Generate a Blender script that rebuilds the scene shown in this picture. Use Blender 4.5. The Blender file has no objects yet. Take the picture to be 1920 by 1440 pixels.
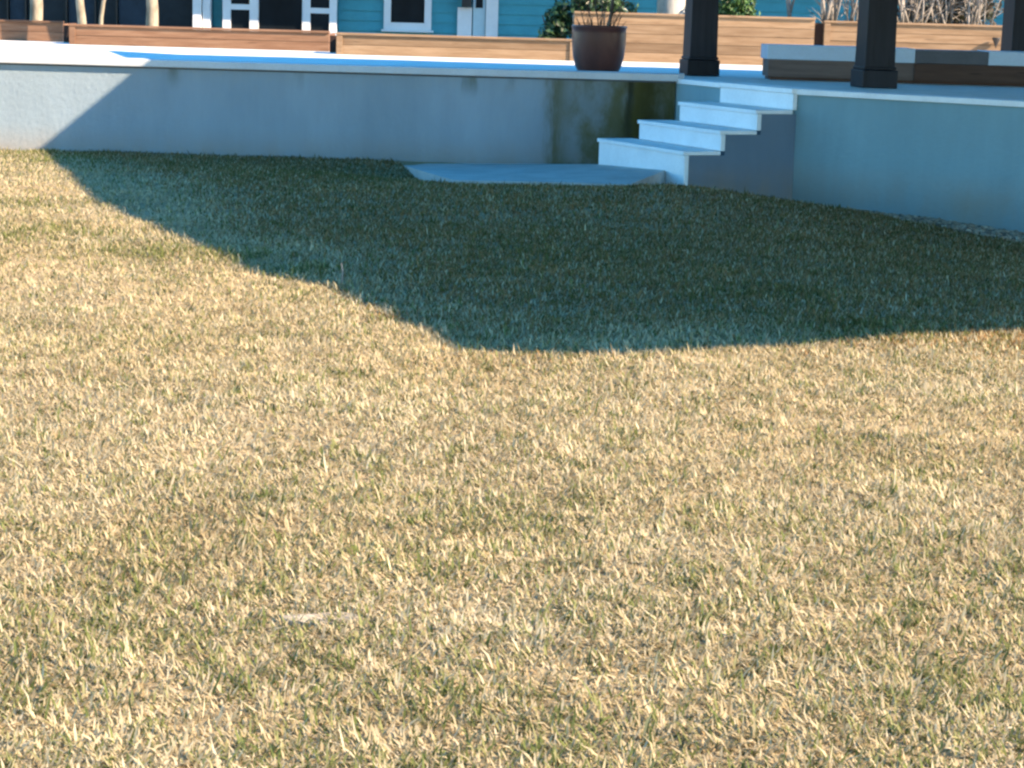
import bpy, bmesh, math, random
import numpy as np
from mathutils import Vector, Matrix

random.seed(7)
rng = np.random.default_rng(11)
S = bpy.context.scene
COL = S.collection

# ------------------------------------------------------------------ camera
F_PX, ROLL, Y_HOR, EYE = 4000.0, math.radians(1.6), 10.0, 1.30      # long lens, held a touch crooked
PITCH = math.atan((720 - Y_HOR) / F_PX)
FW = Vector((0, math.cos(PITCH), -math.sin(PITCH)))
UP = Vector((0, math.sin(PITCH), math.cos(PITCH)))
RT = Vector((1, 0, 0))
cr, sr = math.cos(ROLL), math.sin(ROLL)
cam_d = bpy.data.cameras.new("camera")
cam = bpy.data.objects.new("camera", cam_d)
COL.objects.link(cam)
cx, cy, cz = cr * RT + sr * UP, -sr * RT + cr * UP, -FW
cam.matrix_world = Matrix(((cx.x, cy.x, cz.x, 0), (cx.y, cy.y, cz.y, 0), (cx.z, cy.z, cz.z, EYE), (0, 0, 0, 1)))
cam_d.sensor_width = 36.0
cam_d.lens = 36.0 * F_PX / 1920.0
cam_d.clip_start, cam_d.clip_end = 0.1, 2000
S.camera = cam

# ------------------------------------------------------------------ sun, sky, exposure
SUN_AZ, SUN_C = math.radians(66), 1.65          # degrees right of straight behind the camera; cot(elevation)
SUN_EL = math.atan(1 / SUN_C)
SH = Vector((math.sin(SUN_AZ), -math.cos(SUN_AZ), 0))     # horizontal direction towards the sun
sd = bpy.data.lights.new("sun", 'SUN')
sd.energy, sd.angle, sd.color = 5.0, math.radians(0.5), (1.0, 0.765, 0.54)
so = bpy.data.objects.new("sun", sd)
COL.objects.link(so)
to_sun = (SH * math.cos(SUN_EL) + Vector((0, 0, math.sin(SUN_EL)))).normalized()
so.rotation_euler = to_sun.to_track_quat('Z', 'Y').to_euler()
so.location = to_sun * 60

W = bpy.data.worlds.new("World")
S.world = W
W.use_nodes = True
wn, wl = W.node_tree.nodes, W.node_tree.links
bg = wn["Background"]
sky = wn.new("ShaderNodeTexSky")
sky.sky_type = 'NISHITA'
sky.sun_disc = False
sky.sun_elevation = SUN_EL
sky.sun_rotation = math.atan2(SH.x, SH.y)
sky.air_density, sky.dust_density, sky.ozone_density = 1.0, 0.1, 3.0
hsv = wn.new("ShaderNodeHueSaturation")
hsv.inputs["Saturation"].default_value = 1.36
hsv.inputs["Hue"].default_value = 0.491
wl.new(sky.outputs[0], hsv.inputs["Color"])
wl.new(hsv.outputs[0], bg.inputs["Color"])
bg.inputs["Strength"].default_value = 0.142
S.view_settings.view_transform = 'Standard'
S.view_settings.look = 'None'
S.view_settings.gamma = 1.0
S.view_settings.use_curve_mapping = False
S.view_settings.exposure = 1.8


# ------------------------------------------------------------------ helpers
def ray(px, py):
    u, v = (px - 960) / F_PX, -(py - 720) / F_PX
    u2, v2 = cr * u - sr * v, sr * u + cr * v
    return FW + u2 * RT + v2 * UP

CO = Vector((0, 0, EYE))
def atz(px, py, z):
    r = ray(px, py)
    return CO + r * ((z - EYE) / r.z)
def aty(px, py, y):
    r = ray(px, py)
    return CO + r * (y / r.y)

def tag(o, label=None, cat=None, group=None, kind=None):
    if label: o["label"] = label
    if cat: o["category"] = cat
    if group: o["group"] = group
    if kind: o["kind"] = kind
    return o

def empty(name, loc, rz=0.0, label=None, cat=None, group=None):
    o = bpy.data.objects.new(name, None)
    o.empty_display_size = 0.2
    o.location, o.rotation_euler = loc, (0, 0, rz)
    COL.objects.link(o)
    return tag(o, label, cat, group)

def link(name, me, mat=None, parent=None, loc=None):
    o = bpy.data.objects.new(name, me)
    if mat is not None and not me.materials: me.materials.append(mat)
    COL.objects.link(o)
    if parent is not None: o.parent = parent
    if loc is not None: o.location = loc
    return o

def obj(name, bm, mat, parent=None, smooth=False, bevel=0.0, loc=None):
    bmesh.ops.recalc_face_normals(bm, faces=bm.faces)
    if bevel:
        ed = [e for e in bm.edges if len(e.link_faces) == 2 and e.calc_face_angle(0) > 0.5]
        bmesh.ops.bevel(bm, geom=ed, offset=bevel, segments=2, profile=0.6, affect='EDGES')
    me = bpy.data.meshes.new(name)
    bm.to_mesh(me); bm.free()
    if smooth: me.polygons.foreach_set("use_smooth", [True] * len(me.polygons))
    return link(name, me, mat, parent, loc)

def box(bm, x0, x1, y0, y1, z0, z1):
    v = [bm.verts.new(p) for p in ((x0,y0,z0),(x1,y0,z0),(x1,y1,z0),(x0,y1,z0),(x0,y0,z1),(x1,y0,z1),(x1,y1,z1),(x0,y1,z1))]
    for f in ((3,2,1,0),(4,5,6,7),(0,1,5,4),(1,2,6,5),(2,3,7,6),(3,0,4,7)): bm.faces.new([v[i] for i in f])

def boxbm(*a):
    bm = bmesh.new(); box(bm, *a); return bm

def prism(bm, pts, z0, z1):
    """pts: plan outline; z0, z1 numbers or lists"""
    n = len(pts)
    zz0 = z0 if isinstance(z0, (list, tuple)) else [z0] * n
    zz1 = z1 if isinstance(z1, (list, tuple)) else [z1] * n
    a = [bm.verts.new((p[0], p[1], zz0[i])) for i, p in enumerate(pts)]
    b = [bm.verts.new((p[0], p[1], zz1[i])) for i, p in enumerate(pts)]
    bm.faces.new(list(reversed(a))); bm.faces.new(b)
    for i in range(n):
        j = (i + 1) % n
        bm.faces.new((a[i], a[j], b[j], b[i]))

def lathe(bm, prof, seg=40):
    rings = []
    for r, z in prof:
        rings.append([bm.verts.new((r * math.cos(2*math.pi*k/seg), r * math.sin(2*math.pi*k/seg), z)) for k in range(seg)])
    for a, b in zip(rings, rings[1:]):
        for k in range(seg):
            bm.faces.new((a[k], a[(k+1) % seg], b[(k+1) % seg], b[k]))
    bm.faces.new(list(reversed(rings[0]))); bm.faces.new(rings[-1])

def tube(bm, pts, rad, seg=6):
    pts = [Vector(p) for p in pts]
    rings = []
    for i, p in enumerate(pts):
        d = (pts[min(i+1, len(pts)-1)] - pts[max(i-1, 0)]).normalized()
        a = d.orthogonal().normalized()
        if i and rings:
            a = (prev - d * prev.dot(d)).normalized()
        prev = a
        b = d.cross(a)
        r = rad[i] if isinstance(rad, (list, tuple)) else rad
        rings.append([bm.verts.new(p + (a * math.cos(2*math.pi*k/seg) + b * math.sin(2*math.pi*k/seg)) * r) for k in range(seg)])
    for u, v in zip(rings, rings[1:]):
        for k in range(seg):
            bm.faces.new((u[k], u[(k+1) % seg], v[(k+1) % seg], v[k]))
    bm.faces.new(list(reversed(rings[0]))); bm.faces.new(rings[-1])

def raw_mesh(name, verts, loops, starts, totals, mat, color=None):
    me = bpy.data.meshes.new(name)
    me.vertices.add(len(verts)); me.vertices.foreach_set("co", np.ascontiguousarray(verts, np.float32).ravel())
    me.loops.add(len(loops)); me.loops.foreach_set("vertex_index", np.ascontiguousarray(loops, np.int32))
    me.polygons.add(len(starts)); me.polygons.foreach_set("loop_start", np.ascontiguousarray(starts, np.int32))
    try: me.polygons.foreach_set("loop_total", np.ascontiguousarray(totals, np.int32))
    except Exception: pass
    if color is not None:
        at = me.color_attributes.new("tint", 'FLOAT_COLOR', 'POINT')
        c4 = np.ones((len(verts), 4), np.float32); c4[:, :3] = color
        at.data.foreach_set("color", c4.ravel())
    me.update(calc_edges=True)
    me.materials.append(mat)
    return me


# ------------------------------------------------------------------ materials
class M:
    """small node-building wrapper"""
    def __init__(s, name, rough=0.8, spec=0.3):
        s.m = bpy.data.materials.new(name); s.m.use_nodes = True
        s.n, s.l = s.m.node_tree.nodes, s.m.node_tree.links
        s.b = s.n["Principled BSDF"]
        s.b.inputs["Roughness"].default_value = rough
        s.b.inputs["Specular IOR Level"].default_value = spec
        s.tc = s.n.new("ShaderNodeTexCoord")
    def coord(s, scale=(1, 1, 1), kind="Object", loc=(0, 0, 0)):
        mp = s.n.new("ShaderNodeMapping"); mp.inputs["Scale"].default_value = scale; mp.inputs["Location"].default_value = loc
        s.l.new(s.tc.outputs[kind], mp.inputs[0]); return mp.outputs[0]
    def noise(s, scale, vec, detail=4, rough=0.55):
        t = s.n.new("ShaderNodeTexNoise"); t.inputs["Scale"].default_value = scale; t.inputs["Detail"].default_value = detail
        t.inputs["Roughness"].default_value = rough; s.l.new(vec, t.inputs["Vector"]); return t.outputs["Fac"]
    def ramp(s, fac, stops):
        r = s.n.new("ShaderNodeValToRGB"); e = r.color_ramp.elements
        while len(e) < len(stops): e.new(0.5)
        for i, (p, c) in enumerate(stops):
            e[i].position = p; e[i].color = (*c, 1) if not isinstance(c, float) else (c, c, c, 1)
        s.l.new(fac, r.inputs[0]); return r.outputs[0]
    def mix(s, fac, a, b, mode='MIX'):
        x = s.n.new("ShaderNodeMix"); x.data_type = 'RGBA'; x.blend_type = mode
        for sock, val in ((x.inputs[0], fac), (x.inputs[6], a), (x.inputs[7], b)):
            if isinstance(val, (int, float)): sock.default_value = val
            elif isinstance(val, tuple): sock.default_value = (*val, 1)
            else: s.l.new(val, sock)
        return x.outputs[2]
    def math(s, op, a, b=None, clamp=False):
        x = s.n.new("ShaderNodeMath"); x.operation = op; x.use_clamp = clamp
        for i, val in enumerate((a, b)):
            if val is None: continue
            if isinstance(val, (int, float)): x.inputs[i].default_value = val
            else: s.l.new(val, x.inputs[i])
        return x.outputs[0]
    def step(s, v, lo, hi):
        x = s.n.new("ShaderNodeMapRange"); x.interpolation_type = 'SMOOTHSTEP'
        x.inputs[1].default_value, x.inputs[2].default_value = lo, hi
        s.l.new(v, x.inputs[0]); return x.outputs[0]
    def base(s, c):
        if isinstance(c, tuple): s.b.inputs["Base Color"].default_value = (*c, 1)
        else: s.l.new(c, s.b.inputs["Base Color"])
    def bump(s, h, strength=0.3, dist=0.01):
        x = s.n.new("ShaderNodeBump"); x.inputs["Strength"].default_value = strength; x.inputs["Distance"].default_value = dist
        s.l.new(h, x.inputs["Height"]); s.l.new(x.outputs[0], s.b.inputs["Normal"])
    def sep(s, vec):
        x = s.n.new("ShaderNodeSeparateXYZ"); s.l.new(vec, x.inputs[0]); return x.outputs
    def rand(s):
        return s.n.new("ShaderNodeObjectInfo").outputs["Random"]

def mat_stucco(name, tone=1.0, stain=False, tint=(1.0, 1.0, 1.0)):
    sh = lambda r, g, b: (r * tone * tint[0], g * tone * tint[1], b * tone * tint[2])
    m = M(name, 0.92, 0.2)
    g = m.coord(kind="Generated") if False else m.coord(kind="Object")
    c = m.ramp(m.noise(1.6, m.coord((1, 1, 0.5)), 6, 0.6), [(0.25, sh(.245, .31, .36)), (0.55, sh(.28, .35, .405)), (0.8, sh(.315, .39, .45))])
    streak = m.ramp(m.noise(5.0, m.coord((.7, .7, 0.08)), 5, 0.7), [(0.3, 0.86), (0.65, 1.0)])
    c = m.mix(0.6, c, m.mix(1.0, c, streak, 'MULTIPLY'))
    pos = m.sep(g)
    # splash-back of soil near the ground
    low = m.math('SUBTRACT', 1.0, m.step(pos[2], -0.20, 0.16))
    c = m.mix(m.math('MULTIPLY', low, m.math('MULTIPLY', m.noise(4, m.coord((1, 1, .4)), 5), 0.8)), c, (0.33, 0.23, 0.13))
    if stain:
        x, z = pos[0], pos[2]
        nz = m.noise(3.2, m.coord((1.5, 1, 0.35)), 5, 0.65)
        xs = m.math('ADD', x, m.math('MULTIPLY', m.math('SUBTRACT', nz, 0.5), 0.34))
        def band(a, b, f):
            return m.math('MULTIPLY', m.step(xs, a - f, a + f), m.math('SUBTRACT', 1.0, m.step(xs, b - f, b + f)))
        zt = m.step(z, -0.25, 0.55)
        mott = m.step(nz, 0.34, 0.62)
        blot = m.step(m.noise(2.3, m.coord((1.3, 1, .9), loc=(3.1, 0, 1.7)), 5, 0.6), 0.40, 0.62)
        fringe = m.step(xs, .12, .62)                                   # fades in from the left
        c = m.mix(m.math('MULTIPLY', fringe, m.math('ADD', 0.38, m.math('MULTIPLY', blot, 0.50))), c, (0.115, 0.105, 0.032))
        c = m.mix(m.math('MULTIPLY', band(0.30, 0.42, 0.09), m.math('ADD', 0.32, m.math('MULTIPLY', mott, 0.55))), c, (0.095, 0.082, 0.014))
        c = m.mix(m.math('MULTIPLY', m.step(xs, .72, 1.10), m.math('ADD', 0.55, m.math('MULTIPLY', mott, 0.38))), c, (0.078, 0.068, 0.016))
        c = m.mix(m.math('MULTIPLY', band(0.96, 1.05, 0.05), m.math('ADD', .25, m.math('MULTIPLY', zt, 0.55))), c, (0.025, 0.024, 0.012))
        c = m.mix(m.math('MULTIPLY', band(1.14, 1.30, 0.09), m.math('MULTIPLY', blot, 0.6)), c, (0.04, 0.035, 0.012))
        # small green drips below the coping
        zc = m.step(z, 0.42, 0.64)
        for px, wd, st in ((-3.22, 0.045, 0.5), (-0.42, 0.05, 0.6), (-2.0, 0.03, 0.25), (-0.1, 0.03, .3), (0.62, 0.03, .5)):
            c = m.mix(m.math('MULTIPLY', band(px - wd, px + wd, 0.05), m.math('MULTIPLY', zc, st)), c, (0.08, 0.085, 0.03))
    m.base(c)
    m.bump(m.math('ADD', m.noise(140, m.coord(), 3, 0.7), m.math('MULTIPLY', m.noise(22, m.coord(), 3), 1.2)), 0.5, 0.009)
    return m.m

def mat_paint(name, col, rough=0.6, dirt=0.12, bump=0.12, spec=0.35):
    m = M(name, rough, spec)
    d = m.ramp(m.noise(3.0, m.coord(), 6, 0.65), [(0.3, tuple(v * (1 - dirt * 1.6) for v in col)), (0.6, col)])
    f = m.ramp(m.noise(45, m.coord(), 4, 0.7), [(0.3, 1.0 - dirt), (0.55, 1.0)])
    m.base(m.mix(1.0, d, f, 'MULTIPLY'))
    m.bump(m.noise(90, m.coord(), 3), bump, 0.004)
    return m.m

def mat_wood(name, a, b, c, stain_rough=0.75, grain=1.0, scale=None, spec=0.2):
    m = M(name, stain_rough, spec)
    r = m.rand()
    off = m.n.new("ShaderNodeVectorMath"); off.operation = 'ADD'
    cmb = m.n.new("ShaderNodeCombineXYZ")
    m.l.new(m.math('MULTIPLY', r, 37.0), cmb.inputs[0]); m.l.new(m.math('MULTIPLY', r, 11.0), cmb.inputs[2])
    m.l.new(m.coord(scale or (0.8 * grain, 6, 9)), off.inputs[0]); m.l.new(cmb.outputs[0], off.inputs[1])
    g = m.noise(3.0, off.outputs[0], 7, 0.62)
    k = m.noise(1.3, off.outputs[0], 3)
    col = m.ramp(g, [(0.28, a), (0.5, b), (0.74, c)])
    col = m.mix(m.math('MULTIPLY', k, 0.35), col, tuple(v * 0.62 for v in b))
    hue = m.ramp(r, [(0.0, (0.72, 0.70, 0.68)), (0.5, (1.0, 0.98, 0.95)), (1.0, (1.18, 1.17, 1.14))])
    kn = m.n.new("ShaderNodeTexVoronoi"); kn.inputs["Scale"].default_value = 2.2; m.l.new(off.outputs[0], kn.inputs["Vector"])
    col = m.mix(m.math("SUBTRACT", 1.0, m.step(kn.outputs["Distance"], .05, .16)), col, tuple(v * .45 for v in b))
    m.base(m.mix(1.0, col, hue, 'MULTIPLY'))
    m.bump(g, 0.4, 0.004)
    return m.m

STUCCO_L = mat_stucco("stained stucco", 1.0, True)
STUCCO = mat_stucco("stucco", 1.0, False, (.80, 1.06, 1.05))  # greener tint stands in for sky light on the left-facing wall
STUCCO_SHADE = mat_stucco("shaded stucco", 0.66, False, (.85, .95, 1.08))  # stair side: its shade is put into a darker stucco colour
WHITE = mat_paint("white masonry paint", (0.84, 0.88, 0.90), 0.65, 0.07)
COPE = mat_paint("worn coping paint", (0.56, 0.58, 0.60), 0.65, 0.08)
DECKW = mat_paint("white deck paint", (0.74, 0.735, 0.71), 0.8, 0.10, .12, .08)
PADC = mat_paint("pale concrete", (0.50, 0.49, 0.47), 0.85, 0.16, 0.3)
CEDAR = mat_wood("cedar", (0.16, 0.10, 0.058), (0.235, 0.16, 0.10), (0.30, 0.215, 0.142))
CEDAR_RED = mat_wood("weathered red cedar", (0.135, 0.072, 0.043), (0.195, 0.11, 0.068), (0.25, 0.155, 0.10))
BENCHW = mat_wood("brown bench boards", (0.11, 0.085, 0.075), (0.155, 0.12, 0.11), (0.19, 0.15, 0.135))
BENCHD = mat_wood("dark and shaded bench boards", (0.055, 0.032, 0.024), (0.08, 0.047, 0.036), (0.10, 0.06, 0.045))
BENCHT = mat_paint("shade tinted white bench paint", (0.46, 0.58, 0.70), 0.6, 0.07)  # white bench top: blue of sky-lit shade put into its paint colour
BENCH_SHADE = mat_paint("bench shade", (0.10, 0.105, 0.12), 0.6, 0.15)  # dark bench top tone, shade put into the colour
POSTM = mat_wood("dark stained post", (0.009, 0.011, 0.016), (0.014, 0.017, 0.024), (0.020, 0.023, 0.031), 0.45, 0.3, (9, 9, 0.7), 0.14)
TEAL = mat_paint("teal siding paint", (0.055, 0.29, 0.35), 0.6, 0.10)
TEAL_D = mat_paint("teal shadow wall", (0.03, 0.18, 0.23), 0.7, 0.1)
TRIM = mat_paint("white trim paint", (0.72, 0.72, 0.72), 0.5, 0.06)
DOORP = mat_paint("pale door paint", (0.45, 0.58, 0.62), 0.5, 0.06)
COPE_SHADE = mat_paint("coping shade and dirt tone", (0.10, 0.11, 0.12), 0.9, 0.2)
GAP_SHADE = mat_paint("gap shade tone", (0.035, 0.02, 0.015), 0.9, 0.2)
IRON = mat_paint("dark bronze", (0.03, 0.026, 0.024), 0.45, 0.2)
ROOFM = mat_paint("grey roofing", (0.16, 0.16, 0.16), 0.9, 0.2)
LIDM = mat_paint("weathered lid", (0.42, 0.36, 0.27), 0.9, 0.35, 0.5)
SOIL = mat_paint("soil", (0.06, 0.042, 0.03), 0.95, 0.4, 0.8)

def mat_glass(name, col):
    m = M(name, 0.3, 0.06)
    m.base(m.ramp(m.noise(1.7, m.coord((1, 1, .5)), 3), [(0.35, tuple(v * .5 for v in col)), (0.65, col)]))
    m.bump(m.noise(1.2, m.coord(), 2), 0.05, 0.02)
    return m.m
GLASS = mat_glass("dark window glass", (0.012, 0.017, 0.022))
GLASSB = mat_paint("navy insect screen", (0.018, 0.034, 0.055), 0.7, 0.3)
SCREEN = mat_paint("black insect screen", (0.013, 0.02, 0.026), 0.7, 0.3)

def mat_glaze():
    m = M("brown pot glaze", 0.3, 0.3)
    c = m.ramp(m.noise(5, m.coord((1, 1, .6)), 5), [(0.3, (0.06, 0.022, 0.016)), (0.6, (0.095, 0.034, 0.024)), (0.8, (0.13, 0.05, 0.034))])
    m.base(c)
    m.l.new(m.math('ADD', 0.22, m.math('MULTIPLY', m.noise(9, m.coord(), 3), 0.3)), m.b.inputs["Roughness"])
    m.bump(m.noise(14, m.coord((1, 1, 3)), 3), 0.12, 0.01)
    return m.m
GLAZE = mat_glaze()

def mat_bark(name, a, b, s=9):
    m = M(name, 0.9, 0.15)
    g = m.noise(s, m.coord((1, 1, .35)), 6, 0.65)
    m.base(m.ramp(g, [(0.32, a), (0.62, b)]))
    m.bump(g, 0.6, 0.02)
    return m.m
BARK = mat_bark("pale bark", (0.15, 0.125, 0.09), (0.34, 0.30, 0.225))
PALMB = mat_bark("grey palm bark", (0.30, 0.29, 0.26), (0.52, 0.50, 0.46), 5)
STEMM = mat_bark("dry stem", (0.16, 0.142, 0.122), (0.30, 0.275, 0.245), 12)
TWIGM = mat_bark("twig", (0.06, 0.045, 0.035), (0.13, 0.10, 0.08), 20)

def mat_tint(name, rough=0.6, trans=0.25, spec=0.25):
    m = M(name, rough, spec)
    at = m.n.new("ShaderNodeAttribute"); at.attribute_name = "tint"
    m.l.new(at.outputs["Color"], m.b.inputs["Base Color"])
    tr = m.n.new("ShaderNodeBsdfTranslucent"); m.l.new(at.outputs["Color"], tr.inputs["Color"])
    mx = m.n.new("ShaderNodeMixShader"); mx.inputs[0].default_value = trans
    out = m.n["Material Output"]
    m.l.new(m.b.outputs[0], mx.inputs[1]); m.l.new(tr.outputs[0], mx.inputs[2]); m.l.new(mx.outputs[0], out.inputs["Surface"])
    return m.m
BLADE = mat_tint("grass blade", 0.9, 0.42, 0.0)
LEAF = mat_tint("leaf", 0.38, 0.25, 0.45)
STONEM = mat_tint("pebble", 0.85, 0.0, 0.2)

def mat_thatch():
    m = M("lawn thatch", 0.95, 0.1)
    a = m.noise(60, m.coord((1, .6, 1)), 6, 0.7)
    b = m.noise(0.7, m.coord(), 4)
    c = m.ramp(a, [(0.25, (0.20, 0.15, 0.085)), (0.5, (0.40, 0.315, 0.19)), (0.75, (0.52, 0.425, 0.275))])
    m.base(m.mix(m.math('MULTIPLY', m.step(b, 0.45, 0.75), 0.5), c, (0.11, 0.12, 0.045)))
    m.bump(a, 0.8, 0.02)
    return m.m
THATCH = mat_thatch()


# ------------------------------------------------------------------ the lawn surface
CTRL = np.array([(-5, 19.7, -.155), (-2.3, 19.7, -.135), (0.1, 19.7, -.17), (.75, 19.6, -.26), (-9, 19.7, -.2),
    (-1.0, 18.4, -.19), (-.3, 17.4, -.20), (.6, 17.4, -.22), (-1.25, 17.2, -.10), (-.9, 16.2, -.05), (-.5, 15.75, -.035), (.3, 15.75, -.02), (.85, 15.8, -.01), (1.15, 15.75, .01), (1.7, 16.6, -.13), (2.2, 17.0, -.20), (2.6, 16.6, -.22), (3.15, 16.0, -.25), (3.75, 15.4, -.29), (6, 13.0, -.28), (2.6, 14.6, -.17),
    (0, 3.5, 0), (-1, 3.5, 0), (1, 3.5, 0), (0, 8, 0), (2.2, 9, 0), (-1.2, 10.3, -.01), (-4, 10, -.03), (4.5, 10, -.05), (-2.3, 13.5, -.04), (0, -4, 0), (-8, 3, 0), (8, 3, 0), (-10, 12, -.1), (11, 10, -.2)], float)
def _tps(d):
    return np.where(d > 1e-9, d * d * np.log(np.maximum(d, 1e-9)), 0)
_n = len(CTRL)
_K = _tps(np.linalg.norm(CTRL[:, None, :2] - CTRL[None, :, :2], axis=2)) + np.eye(_n) * 0.12
_P = np.hstack([np.ones((_n, 1)), CTRL[:, :2]])
_A = np.vstack([np.hstack([_K, _P]), np.hstack([_P.T, np.zeros((3, 3))])])
_w = np.linalg.solve(_A, np.concatenate([CTRL[:, 2], np.zeros(3)]))
def vnoise(x, y, cell, seed):
    g = np.random.default_rng(seed).random((97, 97))
    u, v = x / cell + 300.3, y / cell + 300.7
    i, j = np.floor(u).astype(int), np.floor(v).astype(int)
    a, b = u - i, v - j
    a, b = a * a * (3 - 2 * a), b * b * (3 - 2 * b)
    q = lambda p, r: g[p % 97, r % 97]
    return (q(i, j) * (1 - a) + q(i + 1, j) * a) * (1 - b) + (q(i, j + 1) * (1 - a) + q(i + 1, j + 1) * a) * b
def ground_z(x, y):
    x, y = np.atleast_1d(np.asarray(x, float)), np.atleast_1d(np.asarray(y, float))
    out = np.empty_like(x)
    for k in range(0, len(x), 20000):
        X, Y = x[k:k+20000], y[k:k+20000]
        d = np.hypot(X[:, None] - CTRL[None, :, 0], Y[:, None] - CTRL[None, :, 1])
        out[k:k+20000] = _tps(d) @ _w[:_n] + _w[_n] + _w[_n+1] * X + _w[_n+2] * Y
    far = np.clip((np.hypot(x, y - 10) - 14) / 8, 0, 1)
    out = out * (1 - far) - 0.15 * far
    return out + (vnoise(x, y, 0.9, 3) - .5) * 0.035 + (vnoise(x, y, 0.28, 4) - .5) * 0.018

def sheet(name, xs, ys, zf, mat, kind):
    X, Y = np.meshgrid(xs, ys)
    Z = zf(X.ravel(), Y.ravel())
    v = np.stack([X.ravel(), Y.ravel(), Z], 1)
    nx, ny = len(xs), len(ys)
    i, j = np.meshgrid(np.arange(nx - 1), np.arange(ny - 1))
    a = (j * nx + i).ravel()
    q = np.stack([a, a + 1, a + nx + 1, a + nx], 1)
    me = raw_mesh(name, v, q.ravel(), np.arange(len(q)) * 4, np.full(len(q), 4), mat)
    me.polygons.foreach_set("use_smooth", [True] * len(me.polygons))
    return tag(link(name, me), kind=kind)

xs = np.concatenate([np.linspace(-90, -9, 20)[:-1], np.linspace(-9, 9, 181), np.linspace(9, 90, 20)[1:]])
ys = np.concatenate([np.linspace(-60, -2, 16)[:-1], np.linspace(-2, 20.2, 223), np.linspace(20.2, 21, 2)[1:]])
tag(sheet("lawn", xs, ys, ground_z, THATCH, "structure"), "dormant tan lawn with green tufts, half in the shade", None)

# ------------------------------------------------------------------ plan of the terrace
HD, HC = 0.675, 0.72                    # terrace floor, raised coping of the long wall
YW = 19.72                              # face of the long wall
NRM, ALONG = Vector((0.917, 0.40, 0)), Vector((0.40, -0.917, 0))   # stairs: climb direction, and along each step
RISE, TREAD, WID = HD / 4, 0.33, 1.25
N4 = atz(1488, 168.5, HD); N4.z = 0
cornerB = Vector((0, 0, 0))
tB = (YW - N4.y) / -ALONG.y
cornerB = N4 - ALONG * tB                # where the short wall meets the long wall
C0 = N4 + NRM * .02; C1 = atz(1920, 191.5, HD)
dC = (C1 - C0); dC.z = 0; dC.normalize()
Cend = C0 + dC * 8
Cmid = C0 + dC * ((C1 - C0).length)

# long wall
t = empty("retaining_wall", (-5, YW, -0.16), 0, "long pale stucco retaining wall with raised white coping and olive stain", "wall")
bm = bmesh.new(); prism(bm, [(-14, YW), (cornerB.x, YW), (cornerB.x, YW + .2), (-14, YW + .2)], -0.6, HC - .068)
o = obj("wall", bm, STUCCO_L, None); 
o.parent = t; o.matrix_parent_inverse = Matrix.Translation(-t.location)
bm = bmesh.new(); prism(bm, [(-14, YW - .05), (cornerB.x + .02, YW - .05), (cornerB.x + .10, YW + .30), (-14, YW + .30)], HC - .066, HC)
o = obj("coping", bm, COPE, None, bevel=0.008); o.parent = t; o.matrix_parent_inverse = Matrix.Translation(-t.location)

bm = bmesh.new(); prism(bm, [(-14, YW - .006), (cornerB.x - .01, YW - .006), (cornerB.x - .01, YW + .05), (-14, YW + .05)], HC - .082, HC - .0685)
shade_strip = obj("coping_shade_strip", bm, COPE_SHADE); shade_strip.parent = t; shade_strip.matrix_parent_inverse = Matrix.Translation(-t.location)  # added dark strip: shade and dirt under the coping put into its colour

# angled right wall (short return behind the stairs + long run towards the camera)
def keep(o, t):
    o.parent = t; o.matrix_parent_inverse = Matrix.Translation(-Vector(t.location)); return o
t = empty("retaining_wall", (C0.x, C0.y, -0.1), 0, "angled stucco retaining wall beside the white stairs, thin white edge", "wall")
bm = bmesh.new()
nB = Vector((NRM.x, NRM.y, 0)) * .2
cB_ = cornerB - ALONG * .15
prism(bm, [cB_ + NRM * .012 , N4 + NRM * .012 - ALONG * .04, N4 + nB - ALONG * .04, cB_ + nB], -0.6, HD - .042)
keep(obj("return_wall", bm, STUCCO, None), t)
nC = Vector((-dC.y, dC.x, 0))
if nC.x < 0: nC = -nC
bm = bmesh.new()
prism(bm, [C0 + nC * .03 - dC * .02, Cend + nC * .03, Cend + nC * .25, C0 + nC * .25], -0.6, HD - .042)
keep(obj("wall", bm, STUCCO, None), t)
bm = bmesh.new(); prism(bm, [C0 - dC * .0, Cend, Cend + nC * .3, C0 + nC * .3], HD - .04, HD + .006)
keep(obj("edge_coping", bm, WHITE, None, bevel=0.006), t)
bm = bmesh.new(); prism(bm, [cornerB + Vector((.02, 0, 0)) - NRM * .02, N4 - NRM * .02 - ALONG * 1.24, N4 + nB - ALONG * 1.24, cornerB + nB + Vector((.02, 0, 0))], HD - .04, HD + .004)
keep(obj("edge_coping", bm, WHITE, None, bevel=0.006), t)

# terrace floor
bm = bmesh.new()
floor_pts = [(-14, YW + .2), (cornerB.x + .1, YW + .2), cornerB + NRM * .2, N4 + NRM * .2, C0 + nC * .26, Cend + nC * .26, (16, Cend.y), (16, 28.2), (-14, 28.2)]
prism(bm, floor_pts, HD - .12, HD)
tag(obj("terrace", bm, DECKW), "white painted terrace floor behind the walls", None, None, "structure")
tag(obj("ground", boxbm(-90, 90, 28.2, 140, HD - .4, HD - .12), SOIL), "bare garden ground behind the planters", None, None, "structure")
tag(obj("planting_bed", boxbm(-14, 16, 28.2, 34, HD - .12, HD - .05), SOIL), "dark soil bed in front of the house", None, None, "structure")

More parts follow.
